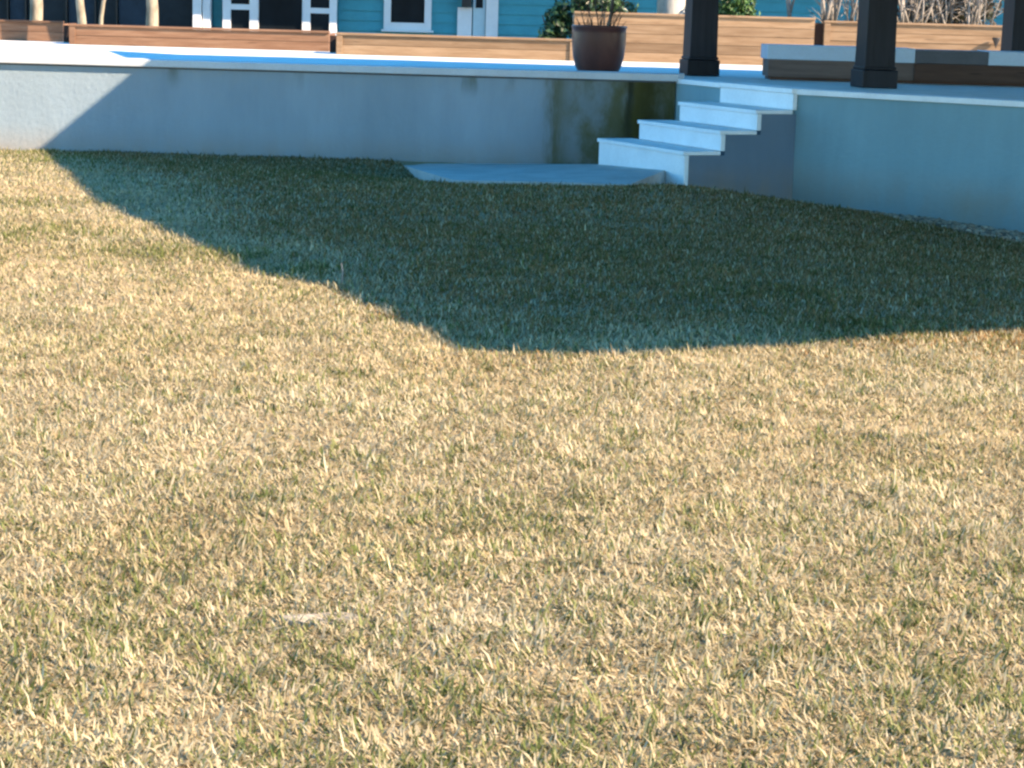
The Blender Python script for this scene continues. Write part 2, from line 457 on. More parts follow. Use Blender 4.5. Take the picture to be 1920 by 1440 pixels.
# ------------------------------------------------------------------ stairs
t = empty("stairs", (N4.x, N4.y, 0), 0, "white painted four-step stairs climbing from the pad to the terrace", "stairs")
side = bmesh.new()
for k in range(4):
    near = N4 - NRM * (TREAD * (3 - k))
    wk = WID + .12 * (3 - k)
    far = near - ALONG * wk
    z0, z1 = RISE * k, RISE * (k + 1)
    bm = bmesh.new()
    bot = z0 - (.12 if k == 0 else 0.0) + (0.002 if k else 0)
    prism(bm, [near, near + NRM * .04, far + NRM * .04, far], bot, z1 - .034)
    keep(obj("riser", bm, WHITE, None, bevel=0.004), t)
    bm = bmesh.new()
    nn, ff = near - NRM * .018 + ALONG * .008, far - NRM * .018 - ALONG * .008
    dep = TREAD + .028 if k < 3 else .30
    prism(bm, [nn, near + ALONG * .008 + NRM * (dep - .03), far - ALONG * .008 + NRM * (dep - .03), ff], z1 - .032, z1 + (.008 if k == 3 else 0))
    keep(obj("tread", bm, WHITE, None, bevel=0.006), t)
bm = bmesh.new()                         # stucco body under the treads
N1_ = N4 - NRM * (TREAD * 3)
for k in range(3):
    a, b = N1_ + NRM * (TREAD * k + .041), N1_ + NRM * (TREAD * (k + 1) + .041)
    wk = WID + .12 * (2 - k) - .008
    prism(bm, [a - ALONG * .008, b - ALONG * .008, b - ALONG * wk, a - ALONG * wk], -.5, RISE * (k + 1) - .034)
keep(obj("stair_body", bm, STUCCO_SHADE, None), t)

# concrete pad at the foot of the stairs
N1 = N4 - NRM * (TREAD * 3)
pA = Vector((-1.12, YW - .01, 0)); pB = Vector((cornerB.x - .03, YW - .01, 0))
p1 = atz(850, 338, -.05); p2 = atz(1040, 342, -.05); p3 = atz(1180, 347, -.05)
F1 = N1 - ALONG * (WID + .36)
pad_pts = [pA, p1, p2, p3, N1 - ALONG * .35 + NRM * .02, F1 + NRM * .02, F1 + NRM * .6 , pB]
pad_z = [-.165, -.05, -.048, -.045, -.01, -.06, -.12, -.185]
bm = bmesh.new(); prism(bm, pad_pts, [z - .14 for z in pad_z], pad_z)
tag(obj("landing_pad", bm, PADC), "pale concrete pad at the foot of the stairs", None, None, "structure")

# ------------------------------------------------------------------ planters
def planter(label, px0, px1, top, bot, xm, nb, mat, y=None, group="cedar planters along the back of the terrace", posts=(True, True), depth=.9):
    xm = xm or (px0 + px1) / 2
    if y is None: y = atz(xm, bot, HD).y
    x0, x1 = aty(px0, bot, y).x, aty(px1, bot, y).x
    ztop = aty(xm, top, y).z
    t = empty("planter_box", ((x0 + x1) / 2, y, HD), 0, label, "planter", group)
    h = ztop - HD - .028
    bh = h / nb
    for k in range(nb):
        j = random.uniform(-.004, .004)
        bm = boxbm(x0, x1, y + j, y + .035 + j, HD + .004 + k * bh, HD + (k + 1) * bh)
        keep(obj("board", bm, mat, None, bevel=0.0025), t)
        for xa, xb in ((x0, x0 + .035), (x1 - .035, x1)):
            bm = boxbm(xa + .002, xb - .002, y + .04, y + depth, HD + .004 + k * bh, HD + (k + 1) * bh - .006)
            keep(obj("end_board", bm, mat, None), t)
    if posts[0]: keep(obj("corner_trim", boxbm(x0 + .003, x0 + .075, y - .022, y - .006, HD + .002, HD + h - .002), mat, None, bevel=.003), t)
    if posts[1]: keep(obj("corner_trim", boxbm(x1 - .075, x1 - .003, y - .022, y - .006, HD + .002, HD + h - .002), mat, None, bevel=.003), t)
    keep(obj("cap", boxbm(x0 - .004, x1 + .004, y - .03, y + .11, HD + h + .002, ztop), mat, None, bevel=.005), t)
    keep(obj("soil", boxbm(x0 + .036, x1 - .036, y + .045, y + depth - .04, HD + .01, ztop - .07), SOIL, None), t)
    return t, x0, x1, y, ztop

LOW = "low cedar planters on the left"
_, _, _, yA, zA = planter("low cedar planter at the far left, below the pale tree trunk", -260, 117, 38, 76.8, 50, 2, CEDAR_RED, group=LOW, posts=(False, False))
planter("low cedar planter in front of the dark porch glass and french door", 130, 617, 51.5, 90, 0, 2, CEDAR_RED, group=LOW, posts=(True, False))
planter("low cedar planter ending beside the brown glazed pot", 630, 1080, 67, 108, 850, 2, CEDAR, group=LOW, posts=(True, True))
TALL = "tall cedar planters on the right"
_, _, _, yD, zD = planter("tall five-board cedar planter behind the pot and first dark post", 1074, 1524, 27, 119, 0, 5, CEDAR, group=TALL, posts=(False, False))
_, xE0, xE1, yE, zE = planter("tall cedar planter behind the bench, dark lamp on its right end", 1541, 1888, 43, 131.5, 0, 5, CEDAR, y=yD, group=TALL, posts=(True, False))

def gap_shade_piece(px0, px1, bot, top, label, y=None):
    y = y or atz((px0 + px1) / 2, bot, HD).y
    x0, x1 = aty(px0, bot, y).x, aty(px1, bot, y).x
    o = obj("gap_shade", boxbm(x0 + .002, x1 - .002, y + .06, y + .09, HD + .002, aty(px0, top, y).z - .035), GAP_SHADE)  # added board, its near-black colour stands for the shade inside the gap
    return tag(o, label, "board", "dark boards put in as shade in the planter gaps")
gap_shade_piece(117, 130, 80, 42, "dark board painted as the shade in the gap between the two leftmost planters")
gap_shade_piece(617, 630, 99, 61, "dark board painted as the shade in the gap below the teal wall, middle of the low planters")
gap_shade_piece(1524, 1541, 127, 38, "dark board painted as the shade in the gap between the two tall planters", yD)

# small dark up-light on the right end of the last planter
lx = aty(1865, 75, yE)
t = empty("wall_lamp", (lx.x, yE - .03, lx.z - .05), 0, "small dark cone lamp on the right end of the tall planter", "lamp")
bm = bmesh.new(); lathe(bm, [(.004, -.075), (.012, -.05), (.046, .03), (.05, .045), (.044, .05)], 20)
o = obj("lamp_shade", bm, IRON, t, True); o.location = (0, -.055, .03)
obj("bracket", boxbm(-.012, .012, -.05, .008, .0, .03), IRON, t)

# ------------------------------------------------------------------ pot with bare plant
pp = atz(1121, 134, HD + .01)
pot_y = pp.y
kx = pot_y / F_PX
t = empty("flower_pot", (pp.x, pot_y, HD), 0, "dark brown glazed round pot on the terrace edge", "pot")
H = 86 * kx
R = 50 * kx
prof = [(R*.70, 0), (R*.76, .012), (R*.86, H*.14), (R*.95, H*.34), (R*1.0, H*.60), (R*1.005, H*.84), (R*1.0, H*.94), (R*1.03, H*.955), (R*1.035, H*.985), (R*1.01, H), (R*.93, H), (R*.92, H*.95), (R*.90, H*.86)]
bm = bmesh.new(); lathe(bm, prof, 56); obj("bowl", bm, GLAZE, t, True)
bm = bmesh.new(); lathe(bm, [(R*.895, H*.84), (R*.895, H*.88), (R*.4, H*.90)], 32); obj("soil", bm, SOIL, t)
pl = empty("bare_plant", (pp.x, pot_y, HD + H * .9), 0, "leafless plant with few thin twigs growing in the brown pot", "plant")
for k, (dx, dy, hh, r) in enumerate(((.10, 0, .62, .020), (-.02, .02, .40, .007), (-.09, -.03, .36, .006), (.05, -.05, .45, .006), (-.14, .04, .30, .005), (.15, .03, .34, .006), (.02, .06, .5, .007))):
    bm = bmesh.new()
    top = Vector((dx * 1.5 + random.uniform(-.04, .04), dy * 2, hh))
    pts = [Vector((dx * .8, dy, 0)).lerp(top, f) + Vector((math.sin(f * 6 + k) * .012, math.cos(f * 5 + k) * .012, 0)) for f in (0, .25, .5, .75, 1)]
    tube(bm, pts, [r, r * .9, r * .8, r * .6, r * .35], 6)
    for q in range(3):
        a = pts[1 + q]; d = Vector((random.uniform(-1, 1), random.uniform(-1, 1), random.uniform(.4, 1))) * .11
        tube(bm, [a, a + d * .6, a + d + Vector((0, 0, .02))], [r * .5, r * .4, r * .2], 5)
    obj("twig", bm, TWIGM, pl, True)

for k in range(26):
    bm = bmesh.new()
    a = random.random() * 6.28; q = random.random() ** .5 * R * .8
    b0 = Vector((math.cos(a) * q, math.sin(a) * q, -.01))
    e = Vector((b0.x * 1.35 + random.uniform(-.05, .05), b0.y * 1.3, random.uniform(.07, .2)))
    tube(bm, [b0, b0.lerp(e, .5) + Vector((random.uniform(-.012, .012), 0, .01)), e], [.0045, .004, .0015], 5)
    obj("dry_stem", bm, random.choice((TWIGM, STEMM, TWIGM)), pl, True)

# ------------------------------------------------------------------ posts of the pergola
def post(px, py, w, label, y=None):
    p = atz(px, py, HD) if y is None else aty(px, py, y)
    t = empty("pergola_post", (p.x, p.y + w * .5, HD), math.radians(11), label, "post", "dark tapered pergola posts")
    s = w / 2
    bm = bmesh.new()
    lo, hi = s * .90, s * .76
    a = [bm.verts.new((x * lo, y * lo, .165)) for x, y in ((-1,-1),(1,-1),(1,1),(-1,1))]
    b = [bm.verts.new((x * hi, y * hi, 2.55)) for x, y in ((-1,-1),(1,-1),(1,1),(-1,1))]
    bm.faces.new(a[::-1]); bm.faces.new(b)
    for i in range(4): bm.faces.new((a[i], a[(i+1) % 4], b[(i+1) % 4], b[i]))
    obj("shaft", bm, POSTM, t, bevel=.008)
    obj("base", boxbm(-s * 1.05, s * 1.05, -s * 1.05, s * 1.05, .002, .155), POSTM, t, bevel=.008)
    obj("base_moulding", boxbm(-s * .97, s * .97, -s * .97, s * .97, .157, .185), POSTM, t, bevel=.008)
    obj("capital", boxbm(-s * 1.1, s * 1.1, -s * 1.1, s * 1.1, 2.552, 2.69), POSTM, t, bevel=.01)
post(1313, 143, .305, "dark pergola post nearest the brown pot, white bench to its right")
post(1643, 165.5, .305, "dark pergola post in front of the bench, close to the wall edge")
post(1917, 97, .305, "dark pergola post behind the bench at the right edge of the photo", 21.0)

# ------------------------------------------------------------------ bench
b0 = atz(1440, 149.5, HD); yb = b0.y
bx = lambda px: aty(px, 120, yb).x
x0, xm, xn, x1 = bx(1438), bx(1715), bx(1852), bx(2160)
t = empty("bench", ((x0 + x1) / 2, yb, HD), 0, "long low bench with thick white top on boarded base", "bench")
zs = HD + .19
keep(obj("base", boxbm(x0 + .015, xm - .002, yb, yb + .5, HD + .03, zs), BENCHW, None), t)
keep(obj("base", boxbm(xm, x1 - .02, yb - .012, yb + .5, HD + .03, zs - .001), BENCHD, None), t)["label"] = "right half of the base, darkened as shade"  # shade on this half is put into the board colour
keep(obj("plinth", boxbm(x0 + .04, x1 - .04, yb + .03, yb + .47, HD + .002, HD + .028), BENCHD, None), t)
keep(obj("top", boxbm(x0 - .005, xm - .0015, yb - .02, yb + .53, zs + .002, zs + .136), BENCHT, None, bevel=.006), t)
keep(obj("top", boxbm(xm + .0015, xn - .0015, yb - .018, yb + .53, zs + .002, zs + .127), BENCH_SHADE, None, bevel=.006), t)["label"] = "bench top section darkened as shade"
keep(obj("top", boxbm(xn + .0015, x1, yb - .02, yb + .53, zs + .002, zs + .132), BENCHT, None, bevel=.006), t)

# ------------------------------------------------------------------ teal house behind
YH = 36.0
hx = lambda px: aty(px, 30, YH).x
hz = lambda px, py: aty(px, py, YH).z
house = empty("teal_house", (0, YH, HD), 0, "teal lap-sided house with white trim behind the planters", "house")
def hp(name, mat, px0, px1, z0, z1, y0=-.03, y1=.02, bevel=0.0, par=house, xs=None):
    xa, xb = (hx(px0), hx(px1)) if xs is None else xs
    o = obj(name, boxbm(xa, xb, YH + y0, YH + y1, z0, z1), mat, None, bevel=bevel)
    o.parent = par; o.matrix_parent_inverse = par.matrix_world.inverted() if par is not house else Matrix.Translation(-house.location)
    return o
def sub(name, mat, parent, px0, px1, z0, z1, y0, y1):
    o = obj(name, boxbm(hx(px0), hx(px1), YH + y0, YH + y1, z0, z1), mat, None)
    o.parent = parent
    return o
ZB, ZT = .32, 2.75
hp("back_wall", TEAL_D, 0, 0, ZB, ZT + .3, .05, 7, xs=(-13, 13))
wz0, wz1 = hz(765, 56), 2.05
CH = .165
def siding(px0, px1, z0, z1):
    z = z0
    while z < z1 - .02:
        zt = min(z + CH, z1)
        bm = bmesh.new()
        xa, xb = hx(px0) + .002, hx(px1) - .002
        v = [bm.verts.new(p) for p in ((xa, YH + .005, z), (xb, YH + .005, z), (xb, YH + .03, zt + .012), (xa, YH + .03, zt + .012), (xa, YH + .045, z), (xb, YH + .045, z), (xb, YH + .045, zt + .012), (xa, YH + .045, zt + .012))]
        for f in ((0,1,2,3),(7,6,5,4),(0,4,5,1),(3,2,6,7),(0,3,7,4),(1,5,6,2)): bm.faces.new([v[i] for i in f])
        keep(obj("siding_board", bm, TEAL, None), house)
        z += CH
siding(400, 422, ZB, ZT); siding(634, 720, ZB, ZT); siding(720, 809, ZB, wz0 - .005); siding(720, 809, wz1 + .1, ZT)
siding(809, 858, ZB, ZT); siding(934, 2300, ZB, ZT)
# square window
def framed(name, px0, px1, z0, z1, fw, glass=GLASS, mull=None, par=house, y=0.0):
    f = obj(name, boxbm(hx(px0), hx(px0 + fw), YH - .05 + y, YH + .03 + y, z0, z1), TRIM, None)
    me = f.data
    bm = bmesh.new(); bm.from_mesh(me)
    box(bm, hx(px1 - fw), hx(px1), YH - .05 + y, YH + .03 + y, z0, z1)
    box(bm, hx(px0 + fw) + .001, hx(px1 - fw) - .001, YH - .048 + y, YH + .03 + y, z0, z0 + fw * .009)
    box(bm, hx(px0 + fw) + .001, hx(px1 - fw) - .001, YH - .048 + y, YH + .03 + y, z1 - fw * .009, z1)
    bm.to_mesh(me); bm.free()
    keep(f, house)
    sub("pane", glass, f, px0 + fw, px1 - fw, z0 + fw * .009, z1 - fw * .009, y + .0, y + .02)
    if mull is not None:
        sub("rail", TRIM, f, px0 + fw, px1 - fw, mull - .045, mull + .045, y - .03, y - .001)
    return f
framed("window", 720, 809, wz0, wz1, 13)
sub_sill = hp("window_sill", TRIM, 716, 813, wz0 - .035, wz0 - .002, -.09, .03)
# french door with two side lights, standing a little forward of the wall
yd = -.25
framed("side_window", 422, 487, ZB, 2.5, 15, GLASS, hz(455, 13), y=yd)
framed("door", 487.5, 571, ZB, 2.5, 1.2, GLASS, y=yd)
framed("side_window", 571.5, 634, ZB, 2.5, 13.5, GLASS, hz(600, 20), y=yd)
hp("door_surround", TEAL_D, 421, 635, ZB, 2.56, yd + .035, .03)
# white porch column pair and wall end
hp("porch_column", TRIM, 367, 383, ZB, ZT, -.35, -.15, .008)
hp("porch_column", TRIM, 384.5, 399, ZB, ZT, -.30, -.08, .008)
# entry on the right: half-glazed door beside a wide corner board, lantern over a white panel
hp("wall_panel", TRIM, 858, 885, ZB, hz(870, 14), -.06, .02)
hp("wall_panel", TEAL, 858, 885, hz(870, 14) + .002, ZT, -.02, .02)
dd = hp("door", DOORP, 887, 910, ZB, 2.4, -.05, .02)
sub("pane", GLASS, dd, 892, 905, hz(898, 15), 2.1, -.058, -.04)
hp("corner_board", TRIM, 911, 934, ZB, ZT, -.08, .02)
ln = hp("lantern", IRON, 866, 884, hz(875, 13), hz(875, -12), -.2, -.07, .01)
# dark glazed porch on the left
g0 = -330
for k, (a, b, mt) in enumerate(((-330, -180, SCREEN), (-178, -40, GLASSB), (-38, 18, SCREEN), (20, 52, GLASSB), (54, 128, SCREEN), (130, 182, GLASSB), (184, 222, SCREEN), (224, 288, GLASSB), (290, 366, SCREEN))):
    gp = hp("porch_screen", mt, a, b, ZB, 2.6, -.02 - (k % 2) * .02, .03)
    sub("mullion", IRON, gp, b - 3, b, ZB, 2.6, -.09, -.045)
# deep porch roof that keeps the front in shade
bm = bmesh.new(); prism(bm, [(-13, YH - 1.49), (13, YH - 1.49), (13, YH + .04), (-13, YH + .04)], [ZT - .05, ZT - .05, ZT + .02, ZT + .02], [ZT + .06, ZT + .06, ZT + .9, ZT + .9])
keep(obj("porch_roof", bm, ROOFM, None), house)
bm = bmesh.new(); prism(bm, [(-13.2, YH + .06), (13.2, YH + .06), (13.2, YH + 7.2), (-13.2, YH + 7.2)], ZT + .32, [ZT + .95, ZT + .95, ZT + 2.8, ZT + 2.8])
keep(obj("roof", bm, ROOFM, None), house)

# ------------------------------------------------------------------ added unseen roof, outline traced back from the shadow it casts
ZR = 3.37
def bp(p):
    return p + SH * ((ZR - p.z) * SUN_C)
gz = lambda x, y: float(ground_z(x, y)[0])
def lawn_pt(px, py):
    p = atz(px, py, 0)
    for _ in range(6): p = atz(px, py, gz(p.x, p.y) + .02)
    return p
edge = [lawn_pt(1920, 615), lawn_pt(1500, 641), lawn_pt(1200, 656), lawn_pt(890, 651), lawn_pt(640, 530), lawn_pt(500, 507), lawn_pt(330, 432), lawn_pt(190, 370), aty(85, 276, YW), aty(278, 118, YW), atz(205, 94.5, HD), atz(340, 102, HD), atz(740, 112, HD), atz(1065, 122, HD), atz(1230, 126, HD)]
rp = [bp(p) for p in edge]
d0 = (rp[0] - rp[1]).normalized()
rp = [rp[0] + d0 * 9] + rp
rp.append(rp[-1] + Vector((9.5, -.6, 0)))
nh = empty("added_shade_roof", (9.5, 14, 0), 0, "added unseen flat roof, shaped to cast the shade on terrace and lawn", "added_shade_roof")
bm = bmesh.new(); prism(bm, [(p.x, p.y) for p in rp], ZR, ZR + .035)
keep(obj("roof", bm, POSTM, None), nh)  # slab of the added unseen roof
for x_, y_ in ((9.6, 6.6), (9.6, 14), (10.5, 19.5)):
    keep(obj("post", boxbm(x_, x_ + .3, y_, y_ + .3, -.5, ZR - .003), POSTM, None), nh)

# ------------------------------------------------------------------ trees and shrubs
def leaf_cloud(name, blobs, n, size, cols, mat=LEAF, parent=None, aspect=.45):
    """n leaf faces spread through the volume of several ellipsoids (centre, radii)"""
    vol = np.array([b[1][0] * b[1][1] * b[1][2] for b in blobs]); vol = vol / vol.sum()
    idx = rng.choice(len(blobs), n, p=vol)
    d = rng.normal(size=(n, 3)); d /= np.linalg.norm(d, axis=1)[:, None]
    rr = rng.random(n) ** .45
    c = np.array([b[0] for b in blobs])[idx]; r = np.array([b[1] for b in blobs])[idx]
    p = c + d * rr[:, None] * r
    nrm = d * .6 + rng.normal(size=(n, 3)) * .6 + np.array([0, 0, .35]); nrm /= np.linalg.norm(nrm, axis=1)[:, None]
    a = np.cross(nrm, rng.normal(size=(n, 3))); a /= np.linalg.norm(a, axis=1)[:, None]
    b = np.cross(nrm, a)
    L = size * rng.uniform(.6, 1.3, n)[:, None]; Wd = L * aspect
    fold = nrm * (L * .10)
    v = np.stack([p - a * L, p + b * Wd * .9 + fold - a * L * .1, p + a * L, p - b * Wd * .9 + fold - a * L * .1], 1).reshape(-1, 3)
    f = np.arange(n)[:, None] * 4
    tri = np.concatenate([f + [0, 1, 2], f + [0, 2, 3]], 1).reshape(-1)
    col = np.array(cols)[rng.integers(0, len(cols), n)] * rng.uniform(.75, 1.25, (n, 1))
    me = raw_mesh(name, v, tri, np.arange(2 * n) * 3, np.full(2 * n, 3), mat, np.repeat(col, 4, 0))
    return link(name, me, None, parent)

GREENS = [(.035, .075, .022), (.05, .10, .03), (.07, .13, .04), (.03, .06, .025)]
DARKG = [(.022, .05, .022), (.035, .075, .03), (.05, .10, .04), (.10, .17, .07)]
def tree(pxs, ydep, w0, lean, label, group, hgt=5.2, bulge=0.0):
    base = aty(pxs, 60, ydep)
    t = empty("tree", (base.x, ydep, HD - .05), 0, label, "tree", group)
    bm = bmesh.new()
    k = 14
    pts, rad = [], []
    for i in range(k):
        f = i / (k - 1)
        pts.append(Vector((lean * f * 2 + .05 * math.sin(f * 9 + pxs), .05 * math.sin(f * 7), f * hgt * .62)))
        rad.append(w0 * (1 - .45 * f) * (1 + bulge * math.exp(-((f - .2) / .06) ** 2) + (.5 * math.exp(-f * 18))))
    tube(bm, pts, rad, 12)
    top = pts[-1]
    for q in range(5):
        a = q * 1.26 + pxs; e = top + Vector((math.cos(a) * .9, math.sin(a) * .9, hgt * .26))
        tube(bm, [top - Vector((0, 0, .2)), top.lerp(e, .5) + Vector((0, 0, .1)), e], [w0 * .5, w0 * .32, w0 * .12], 7)
    obj("trunk", bm, BARK, t, True)
    blobs = [((top.x + random.uniform(-.8, .8), random.uniform(-.8, .8), hgt * .8 + random.uniform(-.3, .5)), (.75, .75, .5)) for _ in range(6)]
    leaf_cloud("crown", blobs, 900, .07, GREENS, parent=t)
G3 = "pale trunked trees behind the low planters"
tree(63, 28.45, .078, -.05, "pale tree trunk with a swelling, leftmost behind the low planters", G3, bulge=.22)
tree(153, 27.3, .055, .0, "slim pale trunk just right of the first planter gap", G3)
tree(185, 27.2, .028, .22, "thin leaning pale sapling trunk between two thicker trunks", G3, 4.0)
tree(277, 27.2, .078, .02, "pale forked looking trunk in front of the dark porch, right of the others", G3)
# added, unseen oak: its crown blocks overhead sky light from the lawn
t = empty("added_oak", (-8.5, 9.0, -.15), 0, "added unseen oak that blocks sky light above the lawn", "tree")
bm = bmesh.new(); tube(bm, [(0, 0, -.2), (.1, 0, 1.2), (.4, .1, 2.8), (.8, .2, 4.2)], [.55, .42, .38, .34], 14)
for a, r_, e_ in ((0, 8.5, 2.7), (.35, 8.0, 2.9), (-.35, 8.0, 2.8), (.9, 5.5, 2.7), (-.9, 5.5, 2.7), (2.6, 4, 2.6)):
    e = Vector((.8 + r_ * math.cos(a), .2 + r_ * math.sin(a), 4.2 + e_))
    b = Vector((.8, .2, 4.1))
    tube(bm, [b, b.lerp(e, .3) + Vector((0, 0, .9)), b.lerp(e, .65) + Vector((0, 0, .7)), e], [.3, .22, .15, .05], 9)
obj("trunk", bm, BARK, t, True)
bl = []
for q in range(34):
    bl.append(((random.uniform(.5, 11.0), random.uniform(-4.2, 5.2), random.uniform(7.1, 8.3)), (2.0, 1.8, .8)))
leaf_cloud("crown", bl, 22000, .21, GREENS, parent=t)
# grey palm
pb = aty(1256, 25, yD + 1.4)
t = empty("palm_tree", (pb.x, yD + 1.4, HD - .05), 0, "thick grey palm trunk behind the tall planter left of the first post", "tree")
bm = bmesh.new(); zz = np.linspace(0, 4.2, 40)
tube(bm, [(math.sin(z) * .03, 0, z) for z in zz], [.19 - .012 * z + .008 * (i % 2) for i, z in enumerate(zz)], 18)
obj("trunk", bm, PALMB, t, True)
for k in range(18):
    a = k * 2.4; ln_ = 1.5
    bm = bmesh.new()
    prev = None
    for i in range(9):
        f = i / 8
        c = Vector((math.cos(a) * ln_ * f, math.sin(a) * ln_ * f, 4.2 + .9 * f - 1.7 * f * f))
        sd_ = Vector((-math.sin(a), math.cos(a), 0)) * (.28 * math.sin(math.pi * min(1, f + .08)) + .01)
        cur = (bm.verts.new(c + sd_ - Vector((0, 0, .1 * f))), bm.verts.new(c), bm.verts.new(c - sd_ - Vector((0, 0, .1 * f))))
        if prev:
            bm.faces.new((prev[0], prev[1], cur[1], cur[0])); bm.faces.new((prev[1], prev[2], cur[2], cur[1]))
        prev = cur
    me_o = obj("frond", bm, None, t, True)
    at = me_o.data.color_attributes.new("tint", 'FLOAT_COLOR', 'POINT')
    for q in at.data: q.color = (.05, .095, .03, 1)
    me_o.data.materials.append(LEAF)

def shrub(px0, px1, py_base, ydep, ztop, n, size, cols, label, group, lobes=7, dp=.5):
    random.seed(px0 + 5)
    x0, x1 = aty(px0, 30, ydep).x, aty(px1, 30, ydep).x
    zb = HD - .03
    t = empty("shrub", ((x0 + x1) / 2, ydep, zb), 0, label, "shrub", group)
    bl = []
    w = (x1 - x0) / 2
    for k in range(lobes):
        s = random.uniform(.42, .62)
        bl.append(((random.uniform(-1, 1) * w * .6, random.uniform(-.5, .5) * dp, (ztop - zb) * random.uniform(.25, .85)), (w * s, dp * .7, (ztop - zb) * s * .5)))
    leaf_cloud("foliage", bl, n, size, cols, parent=t)
    for k in range(7):
        bm = bmesh.new(); a = k * .9
        e = Vector((math.cos(a) * w * .6, math.sin(a) * dp * .5, (ztop - zb) * .8))
        tube(bm, [(0.05 * math.cos(a), .05 * math.sin(a), 0), e * .5 + Vector((0, 0, .1)), e], [.016, .012, .005], 6)
        obj("stem", bm, TWIGM, t, True)
GS = "green shrubs behind the planters"
shrub(1012, 1240, 40, 27.5, 2.0, 5200, .055, DARKG, "dense dark green glossy shrub behind the brown pot", GS, 9, .7)
shrub(1000, 1072, 70, 27.3, 1.32, 900, .06, DARKG, "low dark shrub spilling beside the teal wall, left of the pot", GS, 5, .4)
shrub(1336, 1436, 30, 27.0, 1.62, 4200, .04, [(.06, .13, .03), (.09, .18, .05), (.04, .09, .025), (.14, .24, .08)], "bright green fine leaved shrub right of the first dark post", GS, 12, .35)

# thin pale sapling
p = aty(1484, 25, 26.2)
t = empty("sapling", (p.x, 26.2, HD - .03), 0, "thin pale single-stem sapling before the teal wall", "plant")
bm = bmesh.new(); tube(bm, [(0, 0, 0), (.0, .0, .5), (-.02, .01, .62), (-.06, .02, .9), (-.10, .03, 1.5)], [.022, .02, .026, .03, .012], 8)
tube(bm, [(-.02, .01, .62), (.05, .0, .95), (.12, 0, 1.4)], [.016, .012, .005], 6)
obj("stem", bm, STEMM, t, True)

def bare_shrub(px, ydep, n, spread, hgt, label, r0=.018, pyz=40):
    p = aty(px, 30, ydep)
    t = empty("bare_shrub", (p.x, ydep, zE - .09), 0, label, "shrub", "leafless pale shrubs behind the bench")
    random.seed(px); n = int(n * 1.35)
    fine = bmesh.new()
    for k in range(n):
        bm = bmesh.new()
        b0_ = Vector((random.uniform(-1, 1) * spread * .55, random.uniform(-.15, .15), 0))
        e = b0_ + Vector((random.uniform(-1, 1) * spread, random.uniform(-.3, .3), hgt * random.uniform(.6, 1)))
        sag = random.uniform(-.12, .12)
        pts = [b0_.lerp(e, f) + Vector((sag * math.sin(f * math.pi), 0, .1 * math.sin(f * math.pi))) for f in (0, .2, .4, .6, .8, 1)]
        r = r0 * random.uniform(.6, 1.3)
        tube(bm, pts, [r, r * .9, r * .8, r * .65, r * .5, r * .25], 6)
        obj("stem", bm, STEMM, t, True)
        for q in range(6):
            a = pts[random.randint(0, 4)]
            d = Vector((random.uniform(-1, 1), random.uniform(-.6, .6), random.uniform(-.2, 1))).normalized() * random.uniform(.15, .45)
            tube(fine, [a, a + d * .5 + Vector((0, 0, .03)), a + d], [.007, .005, .002], 4)
    o = obj("twigs", fine, STEMM, t, True); o["kind"] = "stuff"
yS = yE + .35
bare_shrub(1552, yS, 9, .16, 1.2, "pale leafless shrub over the planter gap, left of the second post", .022)
bare_shrub(1605, yS, 8, .20, 1.1, "leafless shrub partly hidden by the second dark post", .013)
bare_shrub(1705, yS, 16, .28, 1.1, "dense leafless shrub just right of the second dark post", .013)
bare_shrub(1765, yS + .1, 15, .28, 1.1, "tangled leafless shrub in the middle of the last planter", .013)
bare_shrub(1830, yS, 11, .26, .9, "leafless arching shrub above the small cone lamp", .013)
# dark leaf litter behind the bare stems
leaf_cloud_t = empty("hedge", (aty(1760, 30, 26.9).x, 26.9, HD - .03), 0, "dark dead looking hedge behind the leafless shrubs", "hedge")
leaf_cloud("foliage", [((random.uniform(-.75, .6), random.uniform(-.2, .2), random.uniform(.3, 1.1)), (.45, .3, .4)) for _ in range(9)], 7000, .05, [(.05, .045, .03), (.07, .06, .04), (.035, .045, .025), (.10, .085, .06)], parent=leaf_cloud_t)

